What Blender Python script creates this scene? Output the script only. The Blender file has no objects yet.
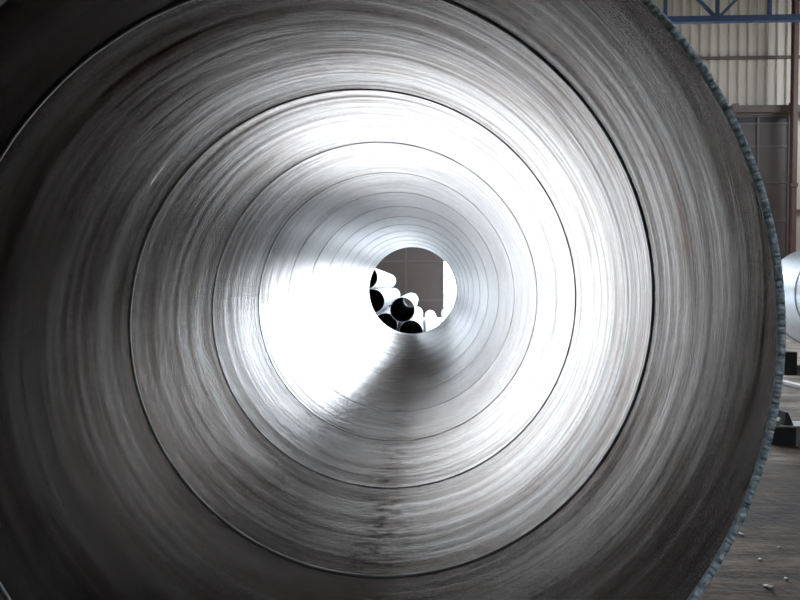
import bpy, bmesh, math, random
import numpy as np
from mathutils import Matrix, Vector

random.seed(7)
rng = np.random.default_rng(11)
S = bpy.context.scene
C = S.collection
PI = math.pi

# ------------------------------------------------------------------ camera
EYE = 1.75                       # eye height above the hall floor
F = 600.0                        # focal length in px of the 800 px frame
cam_d = bpy.data.cameras.new('camera')
cam_d.sensor_width = 36.0
cam_d.lens = F / 800.0 * 36.0
cam_d.clip_start = 0.05
cam_d.clip_end = 500
cam = bpy.data.objects.new('camera', cam_d)
C.objects.link(cam)
yaw, pit = 0.03830, 0.02309
cy, sy, cp, sp = math.cos(yaw), math.sin(yaw), math.cos(pit), math.sin(pit)
Ry = np.array([[cy, 0, sy], [0, 1, 0], [-sy, 0, cy]])
Rx = np.array([[1, 0, 0], [0, cp, -sp], [0, sp, cp]])
RR = Rx @ Ry                                      # world (right, down, forward) -> camera
r_, d_, f_ = [Vector((v[0], v[2], -v[1])) for v in RR]
m = Matrix((r_, -d_, -f_)).transposed().to_4x4()
m.translation = Vector((0, 0, EYE))
cam.matrix_world = m
S.camera = cam


def ray(px, py):
    d = np.array([(px - 400) / F, (py - 300) / F, 1.0]) @ RR
    return d                                      # right, down, forward


def on_floor(px, py):
    d = ray(px, py)
    k = EYE / d[1]
    return d[0] * k, d[2] * k


# ------------------------------------------------------------------ world, exposure, sampling
W = bpy.data.worlds.new('sky')
S.world = W
W.use_nodes = True
bg = W.node_tree.nodes['Background']
bg.inputs[0].default_value = (0.79, 0.895, 1.0, 1)
bg.inputs[1].default_value = 24.0
S.view_settings.view_transform = 'Standard'
S.view_settings.look = 'None'
S.view_settings.gamma = 1.0
S.view_settings.exposure = 0.0
S.view_settings.use_curve_mapping = False
cyc = S.cycles
cyc.use_denoising = True
cyc.max_bounces = 14
cyc.glossy_bounces = 12
cyc.diffuse_bounces = 5
cyc.sample_clamp_indirect = 12.0
cyc.caustics_reflective = True
cyc.blur_glossy = 0.3

HX0, HX1, HY0, HY1, HZ = -15.0, 27.0, -24.0, 33.0, 17.6   # the hall
DX0, DX1, DZ = 1.1, 12.6, 10.8                             # open doorway in the end wall


def portal(name, loc, sx, sy, rot):
    l = bpy.data.lights.new(name, 'AREA')
    l.shape = 'RECTANGLE'
    l.size, l.size_y = sx, sy
    l.cycles.is_portal = True
    o = bpy.data.objects.new(name, l)
    o.location = loc
    o.rotation_euler = rot
    C.objects.link(o)


SKYLIGHTS = [(HX0, HX1, -13.0, 0.8), (HX0, HX1, 13.0, 0.18), (-9.0, 5.0, 17.5, 4.2), (HX0, HX1, 22.5, 0.4)]   # x0, x1, y, width of the daylight strips in the roof
portal('added_side_opening', (HX1 + 0.2, 27.75, 12.5), 3.0, 6.5, (0, PI / 2, 0))  # portal for the opening added to light the end wall
portal('daylight_doorway', ((DX0 + DX1) / 2, HY1 + 0.3, DZ / 2), DX1 - DX0, DZ, (-PI / 2, 0, 0))
for xa, xb, yy, ww in SKYLIGHTS:
    portal('daylight_roof_strip', ((xa + xb) / 2, yy, HZ + 0.1), xb - xa, ww, (0, 0, 0))


# ------------------------------------------------------------------ helpers
def tag(o, label=None, cat=None, group=None, kind=None):
    if label: o['label'] = label
    if cat: o['category'] = cat
    if group: o['group'] = group
    if kind: o['kind'] = kind
    return o


def empty(name, loc=(0, 0, 0)):
    o = bpy.data.objects.new(name, None)
    o.location = loc
    o.empty_display_size = 0.2
    C.objects.link(o)
    return o


def link(name, me, mat=None, parent=None, loc=None, smooth=False):
    o = bpy.data.objects.new(name, me)
    C.objects.link(o)
    if mat is not None and not me.materials:
        me.materials.append(mat)
    if parent is not None:
        o.parent = parent
    if loc is not None:
        o.location = loc
    if smooth:
        me.shade_smooth()
    return o


def mesh(name, v, f):
    me = bpy.data.meshes.new(name)
    me.from_pydata([tuple(map(float, p)) for p in v], [], f)
    me.update()
    return me


def grid_mesh(name, P, close_u=False, uv=None, keep=None):
    """P[nu, nv, 3] -> quads; uv[nu, nv, 2] optional"""
    nu, nv = P.shape[:2]
    idx = np.arange(nu * nv).reshape(nu, nv)
    a = idx if close_u else idx[:-1]
    b = np.roll(idx, -1, 0) if close_u else idx[1:]
    q = np.stack([a[:, :-1], b[:, :-1], b[:, 1:], a[:, 1:]], -1).reshape(-1, 4)
    if keep is not None:
        q = q[keep(q, P.reshape(-1, 3))]
    me = bpy.data.meshes.new(name)
    used, inv = np.unique(q, return_inverse=True)
    q = inv.reshape(-1, 4)
    V = P.reshape(-1, 3)[used]
    me.vertices.add(len(V)); me.vertices.foreach_set('co', V.astype(np.float32).ravel())
    me.loops.add(q.size); me.loops.foreach_set('vertex_index', q.astype(np.int32).ravel())
    me.polygons.add(len(q))
    me.polygons.foreach_set('loop_start', (np.arange(len(q)) * 4).astype(np.int32))
    if uv is not None:
        l = me.uv_layers.new(name='UVMap')
        l.data.foreach_set('uv', uv.reshape(-1, 2)[used][q.ravel()].astype(np.float32).ravel())
    me.update(calc_edges=True)
    me.validate()
    return me


def box_data(x0, x1, y0, y1, z0, z1):
    v = [(x, y, z) for x in (x0, x1) for y in (y0, y1) for z in (z0, z1)]
    f = [(0, 1, 3, 2), (4, 6, 7, 5), (0, 4, 5, 1), (2, 3, 7, 6), (0, 2, 6, 4), (1, 5, 7, 3)]
    return v, f


def boxes(name, lst, mat, parent=None, bevel=0.0, loc=None):
    bm = bmesh.new()
    for b in lst:
        v, f = box_data(*b)
        vs = [bm.verts.new(p) for p in v]
        for q in f:
            bm.faces.new([vs[i] for i in q])
    if bevel:
        bmesh.ops.bevel(bm, geom=list(bm.edges), offset=bevel, segments=1, affect='EDGES')
    bmesh.ops.recalc_face_normals(bm, faces=bm.faces)
    me = bpy.data.meshes.new(name)
    bm.to_mesh(me); bm.free()
    return link(name, me, mat, parent, loc)


def bar(name, p, q, w, mat, parent):
    """square bar from p to q (in a plane y = const)"""
    p, q = Vector(p), Vector(q)
    d = (q - p).normalized()
    n = d.cross(Vector((0, 1, 0))).normalized() * w / 2
    t = Vector((0, w / 2, 0))
    v = [p + n + t, p - n + t, p - n - t, p + n - t, q + n + t, q - n + t, q - n - t, q + n - t]
    f = [(0, 1, 2, 3), (7, 6, 5, 4), (0, 4, 5, 1), (1, 5, 6, 2), (2, 6, 7, 3), (3, 7, 4, 0)]
    return link(name, mesh(name, v, f), mat, parent)


class NT:
    def __init__(s, name):
        s.m = bpy.data.materials.new(name)
        s.m.use_nodes = True
        s.t = s.m.node_tree
        s.b = s.t.nodes['Principled BSDF']

    def n(s, typ, **kw):
        o = s.t.nodes.new(typ)
        for k, v in kw.items():
            setattr(o, k, v)
        return o

    def l(s, a, b): s.t.links.new(a, b)

    def noise(s, vec, scale=5.0, detail=4.0, rough=0.6):
        o = s.n('ShaderNodeTexNoise')
        o.inputs['Scale'].default_value = scale
        o.inputs['Detail'].default_value = detail
        o.inputs['Roughness'].default_value = rough
        if vec is not None: s.l(vec, o.inputs['Vector'])
        return o.outputs['Fac']

    def mapping(s, src, scale, loc=(0, 0, 0)):
        o = s.n('ShaderNodeMapping')
        o.inputs['Scale'].default_value = scale
        o.inputs['Location'].default_value = loc
        s.l(src, o.inputs['Vector'])
        return o.outputs['Vector']

    def ramp(s, fac, stops):
        o = s.n('ShaderNodeValToRGB')
        e = o.color_ramp.elements
        while len(e) < len(stops): e.new(0.5)
        for i, (p, c) in enumerate(stops):
            e[i].position = p
            e[i].color = (c, c, c, 1) if not isinstance(c, tuple) else c + (1,)
        s.l(fac, o.inputs['Fac'])
        return o.outputs['Color']

    def mul(s, a, b, blend='MULTIPLY', fac=1.0):
        o = s.n('ShaderNodeMix', data_type='RGBA', blend_type=blend)
        if isinstance(fac, float): o.inputs[0].default_value = fac
        else: s.l(fac, o.inputs[0])
        for k, v in ((6, a), (7, b)):
            if isinstance(v, tuple): o.inputs[k].default_value = v + (1,)
            else: s.l(v, o.inputs[k])
        return o.outputs[2]

    def math(s, op, a, b=0.0):
        o = s.n('ShaderNodeMath', operation=op)
        for k, v in ((0, a), (1, b)):
            if isinstance(v, (int, float)): o.inputs[k].default_value = v
            else: s.l(v, o.inputs[k])
        return o.outputs[0]

    def bump(s, h, strength, dist):
        o = s.n('ShaderNodeBump')
        o.inputs['Strength'].default_value = strength
        o.inputs['Distance'].default_value = dist
        s.l(h, o.inputs['Height'])
        s.l(o.outputs[0], s.b.inputs['Normal'])

    def coord(s, k='Object'):
        return s.n('ShaderNodeTexCoord').outputs[k]


def simple(name, col, rough=0.6, metal=0.0, var=0.25, scale=3.0, bump=0.0, stretch=(1, 1, 1)):
    t = NT(name)
    v = t.mapping(t.coord(), stretch)
    n = t.noise(v, scale, 6)
    lo, hi = 1 - var, 1 + var
    c = t.ramp(n, [(0.25, tuple(x * lo for x in col)), (0.75, tuple(min(1, x * hi) for x in col))])
    t.l(c, t.b.inputs['Base Color'])
    t.b.inputs['Roughness'].default_value = rough
    t.b.inputs['Metallic'].default_value = metal
    if bump:
        t.bump(t.noise(v, scale * 6, 5), 0.6, bump)
    return t.m


# ------------------------------------------------------------------ materials
def steel_inner():
    t = NT('bare_spiral_steel')
    uv = t.coord('UV')                                   # u = metres along the strip, v = metres across it
    fine = t.noise(t.mapping(uv, (0.55, 34, 1)), 1.0, 4, 0.75)
    band = t.noise(t.mapping(uv, (0.28, 17, 1), (3.1, 0.4, 0)), 1.0, 4, 0.6)
    blot = t.noise(t.mapping(uv, (1.6, 7, 1), (9, 2, 0)), 1.0, 6, 0.65)
    c1 = t.ramp(band, [(0.3, (0.192, 0.172, 0.160)), (0.5, (0.276, 0.258, 0.247)), (0.7, (0.32, 0.313, 0.308))])
    c2 = t.ramp(fine, [(0.30, 0.50), (0.42, 0.86), (0.62, 1.12)])
    c3 = t.ramp(blot, [(0.28, (0.66, 0.61, 0.58)), (0.52, (1.0, 1.0, 1.0))])
    c = t.mul(t.mul(c1, c2), c3)
    # grime lying along the bottom line of the pipe
    sx = t.n('ShaderNodeSeparateXYZ'); t.l(uv, sx.inputs[0])
    a = t.math('FRACT', t.math('ADD', t.math('MULTIPLY', sx.outputs[0], 1 / (2 * PI)), 0.5 - 0.243 + 10))
    a = t.math('MULTIPLY', t.math('ABSOLUTE', t.math('SUBTRACT', a, 0.5)), 2 * PI)
    near = t.ramp(a, [(0.02, 1.0), (0.17, 0.0)])
    spk = t.ramp(t.noise(t.mapping(uv, (14, 30, 1), (1, 5, 0)), 1.0, 5, 0.75), [(0.47, 0.0), (0.62, 1.0)])
    gm = t.mul(near, spk)
    # a row of thin dark lines that stop on one line across the strip
    uu, vv = sx.outputs[0], sx.outputs[1]
    tot = None
    for v0, ln in ((0.186, 0.62), (0.279, 0.42), (0.357, 0.24), (0.440, 0.40), (0.539, 0.34)):
        k = t.math('SUBTRACT', 1.0, t.math('DIVIDE', t.math('ABSOLUTE', t.math('SUBTRACT', vv, v0)), 0.012))
        k = t.math('MAXIMUM', k, 0.0)
        k = t.math('MULTIPLY', k, t.math('GREATER_THAN', uu, -2.405))
        fade = t.n('ShaderNodeClamp')
        t.l(t.math('DIVIDE', t.math('SUBTRACT', -2.405 + ln, uu), ln * 0.5), fade.inputs[0])
        k = t.math('MULTIPLY', k, fade.outputs[0])
        tot = k if tot is None else t.math('MAXIMUM', tot, k)
    gm = t.math('MAXIMUM', gm, t.math('MULTIPLY', tot, 0.95))
    c = t.mul(c, (0.05, 0.045, 0.04), 'MIX', gm)
    t.l(c, t.b.inputs['Base Color'])
    t.b.inputs['Metallic'].default_value = 1.0
    hair = t.noise(t.mapping(uv, (0.35, 75, 1), (2, 7, 0)), 1.0, 3, 0.7)
    e1 = t.ramp(fine, [(0.32, (0.63, 0.61, 0.595)), (0.45, (0.97, 0.955, 0.94)), (0.55, (1.0, 0.99, 0.98))])
    e2 = t.ramp(hair, [(0.36, 0.72), (0.48, 1.0)])
    wide = t.noise(t.mapping(uv, (0.22, 7, 1), (5, 3, 0)), 1.0, 3, 0.7)
    e2 = t.mul(e2, t.ramp(wide, [(0.34, 0.74), (0.45, 1.0), (0.6, 1.0)]))
    t.l(t.mul(t.mul(t.mul(e1, e2), c3, 'MULTIPLY', 0.6), (0.2, 0.19, 0.18), 'MIX', gm), t.b.inputs['Specular Tint'])
    r = t.math('ADD', t.math('MULTIPLY', band, 0.16), t.math('MULTIPLY', blot, 0.14))
    t.l(t.math('ADD', r, 0.075), t.b.inputs['Roughness'])
    tg = t.n('ShaderNodeTangent', direction_type='UV_MAP', uv_map='UVMap')
    t.l(tg.outputs[0], t.b.inputs['Tangent'])
    t.b.inputs['Anisotropic'].default_value = 0.1
    t.b.inputs['Anisotropic Rotation'].default_value = 0.25
    h = t.math('ADD', t.math('MULTIPLY', fine, 1.0), t.math('MULTIPLY', band, 0.6))
    t.bump(h, 0.4, 0.0016)
    return t.m


def steel_outer(name, col, rough):
    t = NT(name)
    uv = t.coord('UV')
    band = t.noise(t.mapping(uv, (0.3, 14, 1)), 1.0, 4, 0.6)
    c = t.ramp(band, [(0.3, tuple(x * 0.8 for x in col)), (0.7, col)])
    t.l(c, t.b.inputs['Base Color'])
    t.b.inputs['Metallic'].default_value = 0.85
    t.b.inputs['Roughness'].default_value = rough
    return t.m


def cut_steel():
    t = NT('torch_cut_steel')
    o = t.coord()
    n = t.noise(t.mapping(o, (70, 30, 70)), 1.0, 4, 0.7)
    c = t.ramp(n, [(0.3, (0.08, 0.12, 0.14)), (0.46, (0.40, 0.51, 0.56)), (0.62, (0.80, 0.86, 0.90))])
    t.l(c, t.b.inputs['Base Color'])
    t.b.inputs['Metallic'].default_value = 0.0
    t.b.inputs['Roughness'].default_value = 0.5
    t.bump(n, 0.6, 0.004)
    return t.m


def floor_mat():
    t = NT('muddy_concrete')
    o = t.coord()
    a = t.noise(t.mapping(o, (0.5, 1.4, 1)), 1.0, 7, 0.65)
    b = t.noise(t.mapping(o, (1.1, 3.6, 1), (4, 1, 0)), 1.0, 6, 0.72)
    d = t.noise(o, 9.0, 6, 0.7)
    c = t.ramp(a, [(0.3, (0.10, 0.072, 0.05)), (0.5, (0.25, 0.195, 0.15)), (0.7, (0.42, 0.35, 0.28))])
    c = t.mul(c, t.ramp(b, [(0.36, 0.30), (0.62, 1.25)]))
    c = t.mul(c, t.ramp(d, [(0.3, 0.65), (0.7, 1.1)]))
    # light falloff painted into the colour: paler towards the doorway, darker at this end
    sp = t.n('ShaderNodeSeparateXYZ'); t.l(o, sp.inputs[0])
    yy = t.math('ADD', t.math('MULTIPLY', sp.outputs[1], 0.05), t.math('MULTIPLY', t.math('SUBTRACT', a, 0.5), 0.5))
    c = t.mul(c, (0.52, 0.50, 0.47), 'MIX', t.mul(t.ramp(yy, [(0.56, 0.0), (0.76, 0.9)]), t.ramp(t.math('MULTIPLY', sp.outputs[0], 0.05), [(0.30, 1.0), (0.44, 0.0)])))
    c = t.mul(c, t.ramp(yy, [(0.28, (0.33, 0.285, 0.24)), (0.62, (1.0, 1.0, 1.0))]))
    t.l(c, t.b.inputs['Base Color'])
    t.l(t.ramp(yy, [(0.3, 0.85), (0.9, 0.5)]), t.b.inputs['Roughness'])
    t.b.inputs['Specular IOR Level'].default_value = 0.25
    t.bump(t.math('ADD', t.math('MULTIPLY', b, 1.0), t.math('MULTIPLY', d, 0.4)), 0.7, 0.03)
    return t.m


M_in = steel_inner()
M_out = steel_outer('galvanised_steel', (0.45, 0.47, 0.50), 0.3)
M_pile = simple('white_coated_steel', (0.66, 0.68, 0.71), 0.45, 0.0, 0.06, 1.5)
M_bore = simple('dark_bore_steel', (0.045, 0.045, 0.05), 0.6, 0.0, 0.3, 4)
M_cut = cut_steel()
M_bead = simple('weld_bead_steel', (0.10, 0.095, 0.095), 0.5, 0.9, 0.3, 20)
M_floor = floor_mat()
M_yard = simple('pale_yard_concrete', (0.55, 0.54, 0.52), 0.8, 0, 0.1, 0.5)
M_clad = simple('cream_cladding', (0.58, 0.515, 0.42), 0.55, 0, 0.10, 0.6, 0, (1.5, 1.5, 0.15))
M_shell = simple('dull_hall_sheet', (0.20, 0.19, 0.18), 0.7, 0, 0.15, 0.4)
M_doorp = simple('brown_door_panel', (0.088, 0.066, 0.058), 0.6, 0, 0.12, 0.7)
M_doorf = simple('brown_door_frame', (0.12, 0.097, 0.088), 0.6, 0, 0.12, 1)
M_rust = simple('red_oxide_paint', (0.115, 0.062, 0.05), 0.6, 0, 0.2, 2)
M_girt = simple('brown_girt_paint', (0.12, 0.085, 0.07), 0.6, 0, 0.2, 2)
M_blue = simple('blue_truss_paint', (0.03, 0.055, 0.11), 0.5, 0, 0.15, 2)
M_black = simple('black_beam_paint', (0.022, 0.022, 0.024), 0.6, 0, 0.3, 5)
M_greyst = simple('grey_beam_steel', (0.28, 0.26, 0.24), 0.55, 0.2, 0.25, 4)
M_timber = simple('dirty_timber', (0.16, 0.12, 0.085), 0.8, 0, 0.3, 4, 0.004, (1, 8, 8))
M_pale = simple('pale_steel_bar', (0.40, 0.39, 0.37), 0.5, 0.2, 0.2, 4)
M_scrap = simple('scrap_chip', (0.35, 0.33, 0.30), 0.6, 0.2, 0.3, 9)

# ------------------------------------------------------------------ the setting
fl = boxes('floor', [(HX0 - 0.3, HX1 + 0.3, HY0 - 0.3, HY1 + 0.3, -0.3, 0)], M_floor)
tag(fl, 'dark muddy concrete hall floor with pale patches, tinted brighter towards the doorway', 'floor', kind='structure')
yd = boxes('floor_yard', [(-70, 90, HY1 + 0.3, 140, -0.3, -0.02)], M_yard)
tag(yd, 'bright concrete yard outside the open hall doorway', 'ground', kind='structure')

wl = boxes('wall_left', [(HX0 - 0.3, HX0, HY0, HY1 + 0.3, 0, HZ)], M_shell)
CW = (24.5, 31.0, 11.0, 14.0)                     # unseen opening added high in the right wall to light the end wall
wr = boxes('wall_right', [(HX1, HX1 + 0.3, HY0, CW[0], 0, HZ), (HX1, HX1 + 0.3, CW[1], HY1 + 0.3, 0, HZ),
                          (HX1, HX1 + 0.3, CW[0], CW[1], 0, CW[2]), (HX1, HX1 + 0.3, CW[0], CW[1], CW[3], HZ)], M_shell)
wb = boxes('wall_back', [(HX0 - 0.3, HX1 + 0.3, HY0 - 0.3, HY0, 0, HZ)], M_shell)
for o, s in ((wl, 'left'), (wr, 'right'), (wb, 'back')):
    tag(o, 'dull sheet metal hall wall on the %s side' % s, 'wall', kind='structure')

segs, y0 = [], HY0 - 0.3
for xa, xb, yy, ww in SKYLIGHTS:
    if xa > HX0: segs.append((HX0 - 0.3, xa, yy - ww / 2, yy + ww / 2, HZ, HZ + 0.25))
    if xb < HX1: segs.append((xb, HX1 + 0.3, yy - ww / 2, yy + ww / 2, HZ, HZ + 0.25))
    segs.append((HX0 - 0.3, HX1 + 0.3, y0, yy - ww / 2, HZ, HZ + 0.25))
    y0 = yy + ww / 2
segs.append((HX0 - 0.3, HX1 + 0.3, y0, HY1 + 0.3, HZ, HZ + 0.25))
ce = boxes('ceiling', segs, M_shell)
tag(ce, 'sheet metal hall roof with open daylight strips', 'ceiling', kind='structure')

# far end wall: backing sheet around the doorway
LZ = 11.1            # underside of the cladding, above the door track
wf = boxes('wall_far', [
    (HX0, HX1, HY1 + 0.10, HY1 + 0.3, LZ, HZ),
    (HX0, DX0 - 9.5, HY1 + 0.10, HY1 + 0.3, 0, LZ),
    (19.45, HX1, HY1 + 0.10, HY1 + 0.3, 0, LZ)], M_clad)
tag(wf, 'cream corrugated end wall above the big sliding doors', 'wall', kind='structure')


def cladding(width, z0, z1):
    """one trapezoidal sheet, ribs 0.5 m apart"""
    prof, x = [], 0.0
    n = round(width / 0.5)
    p = width / n
    for i in range(n):
        prof += [(x, 0), (x + p * 0.62, 0), (x + p * 0.70, -0.07), (x + p * 0.92, -0.07)]
        x += p
    prof.append((width, 0))
    v, f = [], []
    for (a, b) in prof:
        v += [(a, b, z0), (a, b, z1)]
    for i in range(len(prof) - 1):
        f.append((2 * i, 2 * i + 2, 2 * i + 3, 2 * i + 1))
    return mesh('cladding_sheet', v, f)


SH = 1.5
c_low, c_mid, c_top = cladding(SH, 0.0, 11.5), cladding(SH, LZ, 13.95), cladding(SH, 13.90, HZ)
x = HX0
k = 0
while x < HX1 - 0.01:
    for me, off in ((c_mid, 0.0), (c_top, -0.03)):
        link('cladding_sheet', me, M_clad, wf, (x, HY1 + 0.06 + off + 0.006 * (k % 2), 0))
    if x >= 19.4 - SH / 2:
        link('cladding_sheet', c_low, M_clad, wf, (max(x, 19.45), HY1 + 0.07, 0))
    x += SH
    k += 1
for zz, hh in ((13.91, 0.14), (5.77, 0.14)):
    boxes('girt', [(HX0 if zz > 10 else 19.45, HX1, HY1 - 0.14, HY1 + 0.0, zz - hh / 2, zz + hh / 2)], M_girt, wf)

# lintel beam with the door track
tr = empty('door_track', (0, HY1, 0))
tag(tr, 'dark brown sliding door track beam below the cream cladding', 'door track')
boxes('track_beam', [(HX0 + 0.05, HX1 - 0.05, HY1 - 0.55, HY1 - 0.02, 10.88, 11.27)], M_girt, tr, 0.02).location.y = -HY1
boxes('track_rail', [(HX0 + 0.05, HX1 - 0.05, HY1 - 0.42, HY1 - 0.30, 10.76, 10.88)], M_girt, tr).location.y = -HY1
for hx in (-6.0, -2.0, 0.4, 14.2, 16.4, 19.3):
    boxes('hanger', [(hx - 0.16, hx + 0.16, HY1 - 0.62, HY1 - 0.56, 10.90, 11.34),
                     (hx - 0.08, hx + 0.08, HY1 - 0.60, HY1 - 0.24, 10.70, 10.95)], M_girt, tr).location.y = -HY1

# sliding door leaves
RAILS = [0.07, 0.99, 3.1, 5.22, 7.25, 9.13, 10.35]


def door_leaf(name, stiles, label):
    d = empty(name, (0, HY1 - 0.3, 0))
    tag(d, label, 'door', kind='structure')
    for sx in stiles:
        boxes('stile', [(sx - 0.05, sx + 0.05, -0.07, 0.07, 0.01, 10.82)], M_doorf, d)
    for a, b in zip(stiles[:-1], stiles[1:]):
        for rz in RAILS:
            boxes('rail', [(a + 0.05, b - 0.05, -0.055, 0.055, rz - 0.045, rz + 0.045)], M_doorf, d)
        boxes('rail', [(a + 0.05, b - 0.05, -0.055, 0.055, 10.68, 10.82)], M_doorf, d)
        for r0, r1 in zip(RAILS[:-1], RAILS[1:]):
            boxes('panel', [(a + 0.03, b - 0.03, -0.02, 0.02, r0 + 0.03, r1 - 0.03)], M_doorp, d)
        boxes('vent_panel', [(a + 0.03, b - 0.03, -0.01, 0.03, RAILS[-1] + 0.03, 10.70)], M_black, d)
    return d


door_leaf('door_1', [1.1 - 2.03 * i for i in range(5, -1, -1)],
          'brown panelled sliding door leaf seen through the far pipe end')
door_leaf('door_2', [12.7, 14.4, 16.1, 17.72, 19.34],
          'brown panelled sliding door leaf beside the red-brown column')

# red-brown H column
co = empty('steel_column', (19.28, HY1 - 0.8, 0))
tag(co, 'red-brown steel column standing against the end wall', 'column')
boxes('flange', [(-0.11, 0.11, -0.16, -0.13, 0, HZ - 0.02)], M_rust, co)
boxes('flange', [(-0.11, 0.11, 0.13, 0.16, 0, HZ - 0.02)], M_rust, co)
boxes('web', [(-0.015, 0.015, -0.13, 0.13, 0, HZ - 0.02)], M_rust, co)
boxes('base_plate', [(-0.25, 0.25, -0.25, 0.25, 0, 0.03)], M_rust, co)
boxes('bracket', [(-0.22, 0.15, -0.2, -0.16, 6.9, 7.1)], M_rust, co)

# blue roof truss
TY, TB, TT, TP = 30.0, 14.69, 17.2, 2.48
TX = 14.26
tru = empty('roof_truss', (0, 0, 0))
tag(tru, 'blue painted steel roof truss crossing in front of the cream cladding', 'truss')
i0 = math.ceil((HX0 + 0.3 - TX) / TP)
i1 = math.floor((HX1 - 0.3 - TX) / TP)
boxes('bottom_chord', [(HX0 + 0.02, HX1 - 0.02, TY - 0.13, TY + 0.13, TB - 0.14, TB + 0.14)], M_blue, tru)
boxes('top_chord', [(HX0 + 0.02, HX1 - 0.02, TY - 0.13, TY + 0.13, TT - 0.13, TT + 0.13)], M_blue, tru)
for i in range(i0, i1 + 1):
    xx = TX + i * TP
    boxes('vertical', [(xx - 0.07, xx + 0.07, TY - 0.07, TY + 0.07, TB + 0.14, TT - 0.12)], M_blue, tru)
    if i % 2 == 0:
        boxes('gusset', [(xx - 0.2, xx + 0.2, TY - 0.15, TY - 0.12, TB - 0.05, TB + 0.22)], M_blue, tru)
        for s in (-1, 1):
            if i0 <= i + s <= i1:
                bar('diagonal', (xx + s * 0.1, TY, TB + 0.14), (xx + s * TP * 0.95, TY, TT - 0.12), 0.13, M_blue, tru)

# ------------------------------------------------------------------ the big spiral pipe
PR, PT = 1.0, 0.011
AX, AZ = -0.2445, EYE - 0.1027
ZN, ZF = 1.297, 13.7835
H0, HP = 2.0018, 0.99843                # seam depth at angle 0, pitch (angle runs clockwise in view)

pipe = empty('spiral_steel_pipe', (AX, ZN, 0))
tag(pipe, 'huge bare steel spiral-welded pipe seen from inside its open near end', 'pipe')
PAX = (-AX + AX, -ZN, 0)


def wave1(n, lo, hi, amp):
    fr = rng.uniform(lo, hi, n); ph = rng.uniform(0, 2 * PI, n); a = rng.normal(0, 1, n) * amp / math.sqrt(n)
    return lambda s, extra=0.0: sum(a[i] * np.cos(2 * PI * fr[i] * s + ph[i] + extra * (0.3 + 0.2 * i)) for i in range(n))


def tube_inner():
    seg, turns = 108, 14
    phi = np.arange(-2 * seg, (turns - 2) * seg + 1) / seg          # in turns
    u = np.linspace(-1, 1, 73)
    s = (u + 0.12 * np.sin(PI * u)) / 2 + 0.5                        # denser towards the seam
    ph, ss = np.meshgrid(phi, s, indexing='ij')
    z = H0 + HP * (ph + ss)
    th = 2 * PI * ph
    und = wave1(9, 4, 16, 0.00022)
    slow = wave1(4, 1, 4, 0.0012)
    edge = np.exp(-((ss) / 0.05) ** 2) + np.exp(-((1 - ss) / 0.05) ** 2)   # plate edges lift at the seam
    r = PR + und(ss, ph * 0.9) + slow(ss, ph * 0.6) - 0.0010 * edge * np.clip(1.1 - (z - ZN) / 10, 0.2, 1)
    for q in ((z - ZN) / 0.3, (ZF - z) / 0.3):          # true round at both cut ends
        q = np.clip(q, 0, 1)
        q = q * q * (3 - 2 * q)
        r = (PR - 0.0005) * (1 - q) + r * q
    P = np.stack([r * np.cos(th), z - ZN, AZ - r * np.sin(th)], -1)
    uv = np.stack([th, z - H0 - HP * ph], -1)
    zz = z.reshape(-1)

    def keep(q, V):
        a = zz[q]
        return ~((a <= ZN).all(1) | (a >= ZF).all(1))
    me = grid_mesh('inner_wall', P, uv=uv, keep=keep)
    bm = bmesh.new()                                     # trim both ends square
    bm.from_mesh(me)
    for y, s_ in ((0.007, -1), (ZF - ZN - 0.007, 1)):
        bmesh.ops.bisect_plane(bm, geom=bm.verts[:] + bm.edges[:] + bm.faces[:], plane_co=(0, y, 0),
                               plane_no=(0, s_, 0), clear_outer=True)
    bm.to_mesh(me)
    bm.free()
    return me


link('inner_wall', tube_inner(), M_in, pipe, smooth=True)


def helix_bead(name, r0, out, a0, a1, half, height, zmin, zmax, h0, hp, seg=120, az=AZ, off=0.0, fade=0.0):
    n = int((a1 - a0) * seg)
    ph = np.linspace(a0, a1, n + 1)
    z = h0 + hp * ph
    msk = (z > zmin + half) & (z < zmax - half)
    ph, z = ph[msk], z[msk]
    prof = [(-1.0, -0.3), (-0.75, 0.35), (-0.35, 0.85), (0, 1.0), (0.35, 0.85), (0.75, 0.35), (1.0, -0.3)]
    rip = 1 + 0.10 * np.cos(ph * 2 * PI * 61) + 0.12 * np.cos(ph * 2 * PI * 23 + 1)
    P = np.zeros((len(ph), len(prof), 3))
    for j, (a, b) in enumerate(prof):
        r = r0 + out * height * (1 - fade * (z - zmin) / (zmax - zmin)) * b * (rip if b > 0 else 1)
        P[:, j, 0] = r * np.cos(2 * PI * ph)
        P[:, j, 1] = z + a * half - off
        P[:, j, 2] = az - r * np.sin(2 * PI * ph)
    return grid_mesh(name, P)


link('weld_seam', helix_bead('weld_seam', PR - 0.0006, -1, -2, 13, 0.014, 0.0040, ZN, ZF, H0, HP, off=ZN, fade=0.8), M_bead, pipe, smooth=True)


def outer_tube(name, r, y0, y1, az, hp, h0, seg=96, ny=60):
    th = np.linspace(0, 2 * PI, seg, endpoint=False)
    yy = np.linspace(y0, y1, ny)
    T, Y = np.meshgrid(th, yy, indexing='ij')
    P = np.stack([r * np.cos(T), Y, az - r * np.sin(T)], -1)
    uv = np.stack([T * r, Y - hp * T / (2 * PI)], -1)
    return grid_mesh(name, P, close_u=True, uv=uv)


link('outer_wall', outer_tube('outer_wall', PR + PT, 0, ZF - ZN, AZ, HP, H0), M_out, pipe, smooth=True)
link('outer_weld_seam', helix_bead('outer_weld_seam', PR + PT, 1, -2, 13, 0.012, 0.004, ZN, ZF, H0, HP, off=ZN), M_out, pipe, smooth=True)


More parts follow.
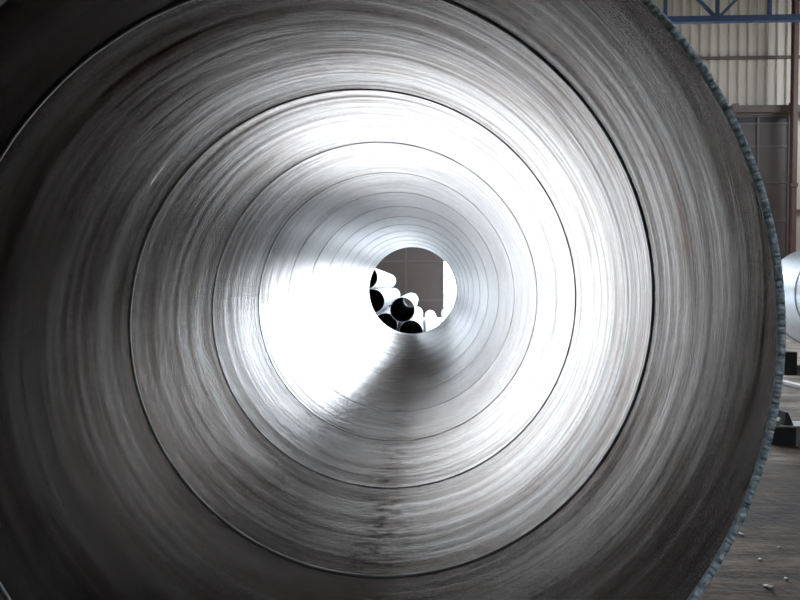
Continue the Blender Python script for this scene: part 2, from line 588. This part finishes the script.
def cut_edge(name, y, sgn):
    """ragged flame-cut end face with drag lines"""
    n = 2600
    th = np.arange(n) / n * 2 * PI
    fr, gap = np.zeros(n), np.zeros(n)
    i = 0
    while i < n:                                      # blocky drag-line teeth with narrow gaps
        w = int(rng.integers(3, 9))
        fr[i:i + w] = rng.normal(0, 1)
        if rng.random() < 0.75:
            gap[i] = rng.uniform(0.5, 1.3)
        i += w
    slow = sum(rng.normal(0, 1) * np.cos(th * f + rng.uniform(0, 6)) for f in (9, 17, 31, 47)) * 0.3
    # radius offset, depth offset, tooth share
    prof = [(-0.0010, 0.011, 0.0), (-0.0018, 0.0, 1.0), (PT * 0.2, -0.004, 1.0), (PT * 0.5, -0.005, 0.9),
            (PT * 0.8, -0.004, 0.7), (PT + 0.0005, 0.0, 0.5), (PT + 0.001, 0.010, 0.0)]
    P = np.zeros((n, len(prof), 3))
    for j, (dr, dy, k) in enumerate(prof):
        jit = rng.normal(0, 1, n) * 0.0006 * (k > 0)
        r = PR + dr + k * (0.0016 * np.clip(fr, -1.5, 1.5) + 0.0012 * slow + 0.0022 * gap) * (1.3 if j < 3 else 0.5) + jit
        if j == 1:
            r = np.minimum(r, PR - 0.0025)
        P[:, j, 0] = r * np.cos(th)
        P[:, j, 1] = y + sgn * (dy + k * (0.0022 * np.clip(fr, -1.4, 1.4) + 0.006 * gap) + jit * 2)
        P[:, j, 2] = AZ - r * np.sin(th)
    return grid_mesh(name, P, close_u=True)


tag(link('cut_edge', cut_edge('cut_edge', 0.0, 1), M_cut, pipe), 'ragged blue-grey flame-cut rim')
link('cut_edge', cut_edge('cut_edge', ZF - ZN, -1), M_cut, pipe)

# its two support beams with timber chocks
for yb, lab in ((3.2, 'black steel beam under the near half of the big pipe'), (11.6, 'black steel beam under the far half of the big pipe')):
    sb = empty('support_beam', (AX, yb, 0))
    tag(sb, lab, 'beam')
    hb = AZ - PR - PT - 0.005
    boxes('flange', [(-0.95, 0.95, -0.15, 0.15, 0, 0.03)], M_black, sb)
    boxes('flange', [(-0.95, 0.95, -0.15, 0.15, hb - 0.03, hb)], M_black, sb)
    boxes('web', [(-0.95, 0.95, -0.02, 0.02, 0.03, hb - 0.03)], M_black, sb)

# ------------------------------------------------------------------ galvanised pipe on the right
RX, RZ, RY0, RY1 = 8.47, 1.515, 1.4, 13.36
RR_ = 1.06
rp = empty('galvanised_pipe', (RX, RY0, 0))
tag(rp, 'bright silver pipe lying on a black beam at the right edge', 'pipe')
link('outer_wall', outer_tube('outer_wall', RR_, 0, RY1 - RY0, RZ, 1.0, 0), M_out, rp, smooth=True)
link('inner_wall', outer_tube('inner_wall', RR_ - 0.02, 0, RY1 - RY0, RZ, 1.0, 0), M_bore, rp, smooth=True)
link('weld_seam', helix_bead('weld_seam', RR_, 1, -13, 15, 0.02, 0.012, 0, RY1 - RY0, 0.35, 1.0, az=RZ), M_greyst, rp, smooth=True)
for yy in (0.0, RY1 - RY0):
    th = np.linspace(0, 2 * PI, 96, endpoint=False)
    P = np.stack([np.stack([r * np.cos(th), np.full(96, yy), RZ - r * np.sin(th)], -1) for r in (RR_ - 0.02, RR_)], 1)
    link('cut_edge', grid_mesh('cut_edge', P, close_u=True), M_cut, rp)


def ibeam(name, loc, length, width, height, mat, label):
    e = empty(name, loc)
    tag(e, label, 'beam')
    t = min(0.03, height * 0.15)
    boxes('flange', [(0, length, -width / 2, width / 2, 0, t)], mat, e)
    boxes('flange', [(0, length, -width / 2, width / 2, height - t, height)], mat, e)
    boxes('web', [(0.01, length - 0.01, -width * 0.1, width * 0.1, t, height - t)], mat, e)
    return e


def cradle(y, label):
    e = ibeam('support_beam', (7.12, y, 0), 3.5, 0.3, 0.19, M_greyst, label)
    top = RZ - RR_ - 0.002
    boxes('end_block', [(0.0, 0.24, -0.17, 0.17, 0.19, top), (0.0, 0.24, -0.17, -0.155, 0.0, 0.19)], M_black, e)
    boxes('pad_block', [(RX - 7.12 - 0.3, RX - 7.12 + 0.3, -0.14, 0.14, 0.19, top)], M_black, e)


cradle(12.24, 'black-ended support beam under the silver pipe at the right edge')
cradle(3.4, 'support beam under the near end of the silver pipe')

# ------------------------------------------------------------------ low cradle beside the big pipe
lc = empty('low_cradle', (3.82, 6.84, 0))
lc.scale = (1.06, 1.06, 1.06)
tag(lc, 'low black steel cradle with a pale top plate on the muddy floor', 'cradle')
boxes('top_plate', [(0, 1.3, -0.12, 0.12, 0.185, 0.203)], M_pale, lc, 0.004)
boxes('web', [(0.03, 0.265, -0.11, 0.10, 0.0, 0.185)], M_black, lc)
boxes('web', [(0.95, 1.18, -0.11, 0.10, 0.0, 0.185)], M_black, lc)
boxes('leg_plate', [(0.33, 0.36, -0.08, 0.08, 0.0, 0.185)], M_pale, lc)


def wedge(name, loc, w, d, h, lean, mat, label, cat):
    v = []
    for y in (-d / 2, d / 2):
        v += [(0, y, 0), (w, y, 0), (w * lean + w * 0.12, y, h), (w * lean - w * 0.12, y, h)]
    f = [(0, 1, 2, 3), (7, 6, 5, 4), (0, 4, 5, 1), (1, 5, 6, 2), (2, 6, 7, 3), (3, 7, 4, 0)]
    o = link(name, mesh(name, v, f), mat, None, loc)
    return tag(o, label, cat)


wedge('chock', (3.985, 6.81, 0.2155), 0.10, 0.14, 0.145, 0.22, M_black, 'black steel wedge standing on the low cradle', 'wedge')
wedge('chock', (3.91, 6.82, 0.2155), 0.07, 0.10, 0.07, 0.75, M_greyst, 'small grey wedge between the black wedge and the rim', 'wedge')
wedge('chock', (3.86, 6.89, 0.2155), 0.06, 0.06, 0.19, 0.3, M_black, 'thin black wedge beside the big pipe rim on the cradle', 'wedge')
o = boxes('steel_offcut', [(0, 0.045, -0.03, 0.03, 0, 0.055)], M_scrap, None, 0.006, (3.88, 6.75, 0.2155))
tag(o, 'small bright steel offcut on the low cradle plate', 'offcut')

# pale skid rail on the floor in front of the silver pipe
o = boxes('skid_rail', [(-0.04, 0.04, 0, 5.2, 0.0, 0.08)], M_pale, None, 0.012, (6.42, 7.3, 0.0))
tag(o, 'pale steel skid rail lying on the floor beside the silver pipe', 'rail')

# ------------------------------------------------------------------ stack of white pipes past the far end
PILE = [  # x, height of axis, near end y, radius, length, label
    (-0.58, 1.083, 16.9, 0.352, 12.3, 'white pipe with dark open end, front and centre of the stack'),
    (-0.36, 0.364, 18.0, 0.364, 12.4, 'white pipe on the floor right below the front pipe of the stack'),
    (-1.13, 0.58, 18.0, 0.364, 12.4, 'white pipe low at the left of the stack, mostly hidden by the far rim'),
    (-1.52, 1.30, 18.1, 0.364, 12.4, 'white pipe second from the top at the left of the stack'),
    (-1.74, 2.02, 18.2, 0.364, 12.4, 'topmost white pipe at the left of the stack'),
    (-1.87, 0.364, 18.3, 0.364, 12.4, 'white pipe on the floor at the hidden left foot of the stack'),
    (0.36, 0.27, 15.5, 0.27, 15.0, 'thinner white pipe on the floor at the right of the stack'),
    (1.28, 0.364, 18.3, 0.364, 12.0, 'white pipe lying apart in front of the bright doorway'),
]
for (x, h, y, r, L, lab) in PILE:
    e = empty('white_pipe', (x, y, h))
    tag(e, lab, 'pipe', 'white pipes stacked beyond the far end')
    link('barrel', outer_tube('barrel', r, 0, L, 0, 1, 0, 48, 3), M_pile, e, smooth=True)
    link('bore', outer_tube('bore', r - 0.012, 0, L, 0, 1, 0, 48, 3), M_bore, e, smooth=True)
    for yy in (0, L):
        th = np.linspace(0, 2 * PI, 48, endpoint=False)
        P = np.stack([np.stack([q * np.cos(th), np.full(48, yy), -q * np.sin(th)], -1) for q in (r - 0.012, r)], 1)
        link('end_rim', grid_mesh('end_rim', P, close_u=True), M_pile, e)

# ------------------------------------------------------------------ scrap chips on the floor
for i, (px, py) in enumerate([(768, 588), (786, 579), (741, 535), (707, 583), (779, 548), (760, 560)]):
    X, Y = on_floor(px, py)
    s = (0.028, 0.013, 0.02, 0.016, 0.012, 0.014)[i]
    bm = bmesh.new()
    bmesh.ops.create_icosphere(bm, subdivisions=1, radius=s)
    for v in bm.verts:
        v.co = Vector((v.co.x * 1.3, v.co.y * 0.8, v.co.z * 0.45)) * random.uniform(0.8, 1.2)
    me = bpy.data.meshes.new('scrap_chip')
    bm.to_mesh(me); bm.free()
    o = link('scrap_chip', me, M_scrap, None, (X, Y, s * 0.35))
    o.rotation_euler.z = random.uniform(0, 6)
    tag(o, ('largest pale scrap chip on the dark floor at lower right', 'bright speck of scrap just right of the largest floor chip',
            'pale scrap chip on the floor close to the pipe rim', 'lowest scrap chip on the floor, almost touching the rim at the bottom',
            'tiny scrap chip highest up on the dark floor patch', 'tiny scrap chip between the rim and the largest floor chip')[i], 'chip', 'scrap chips on the floor')
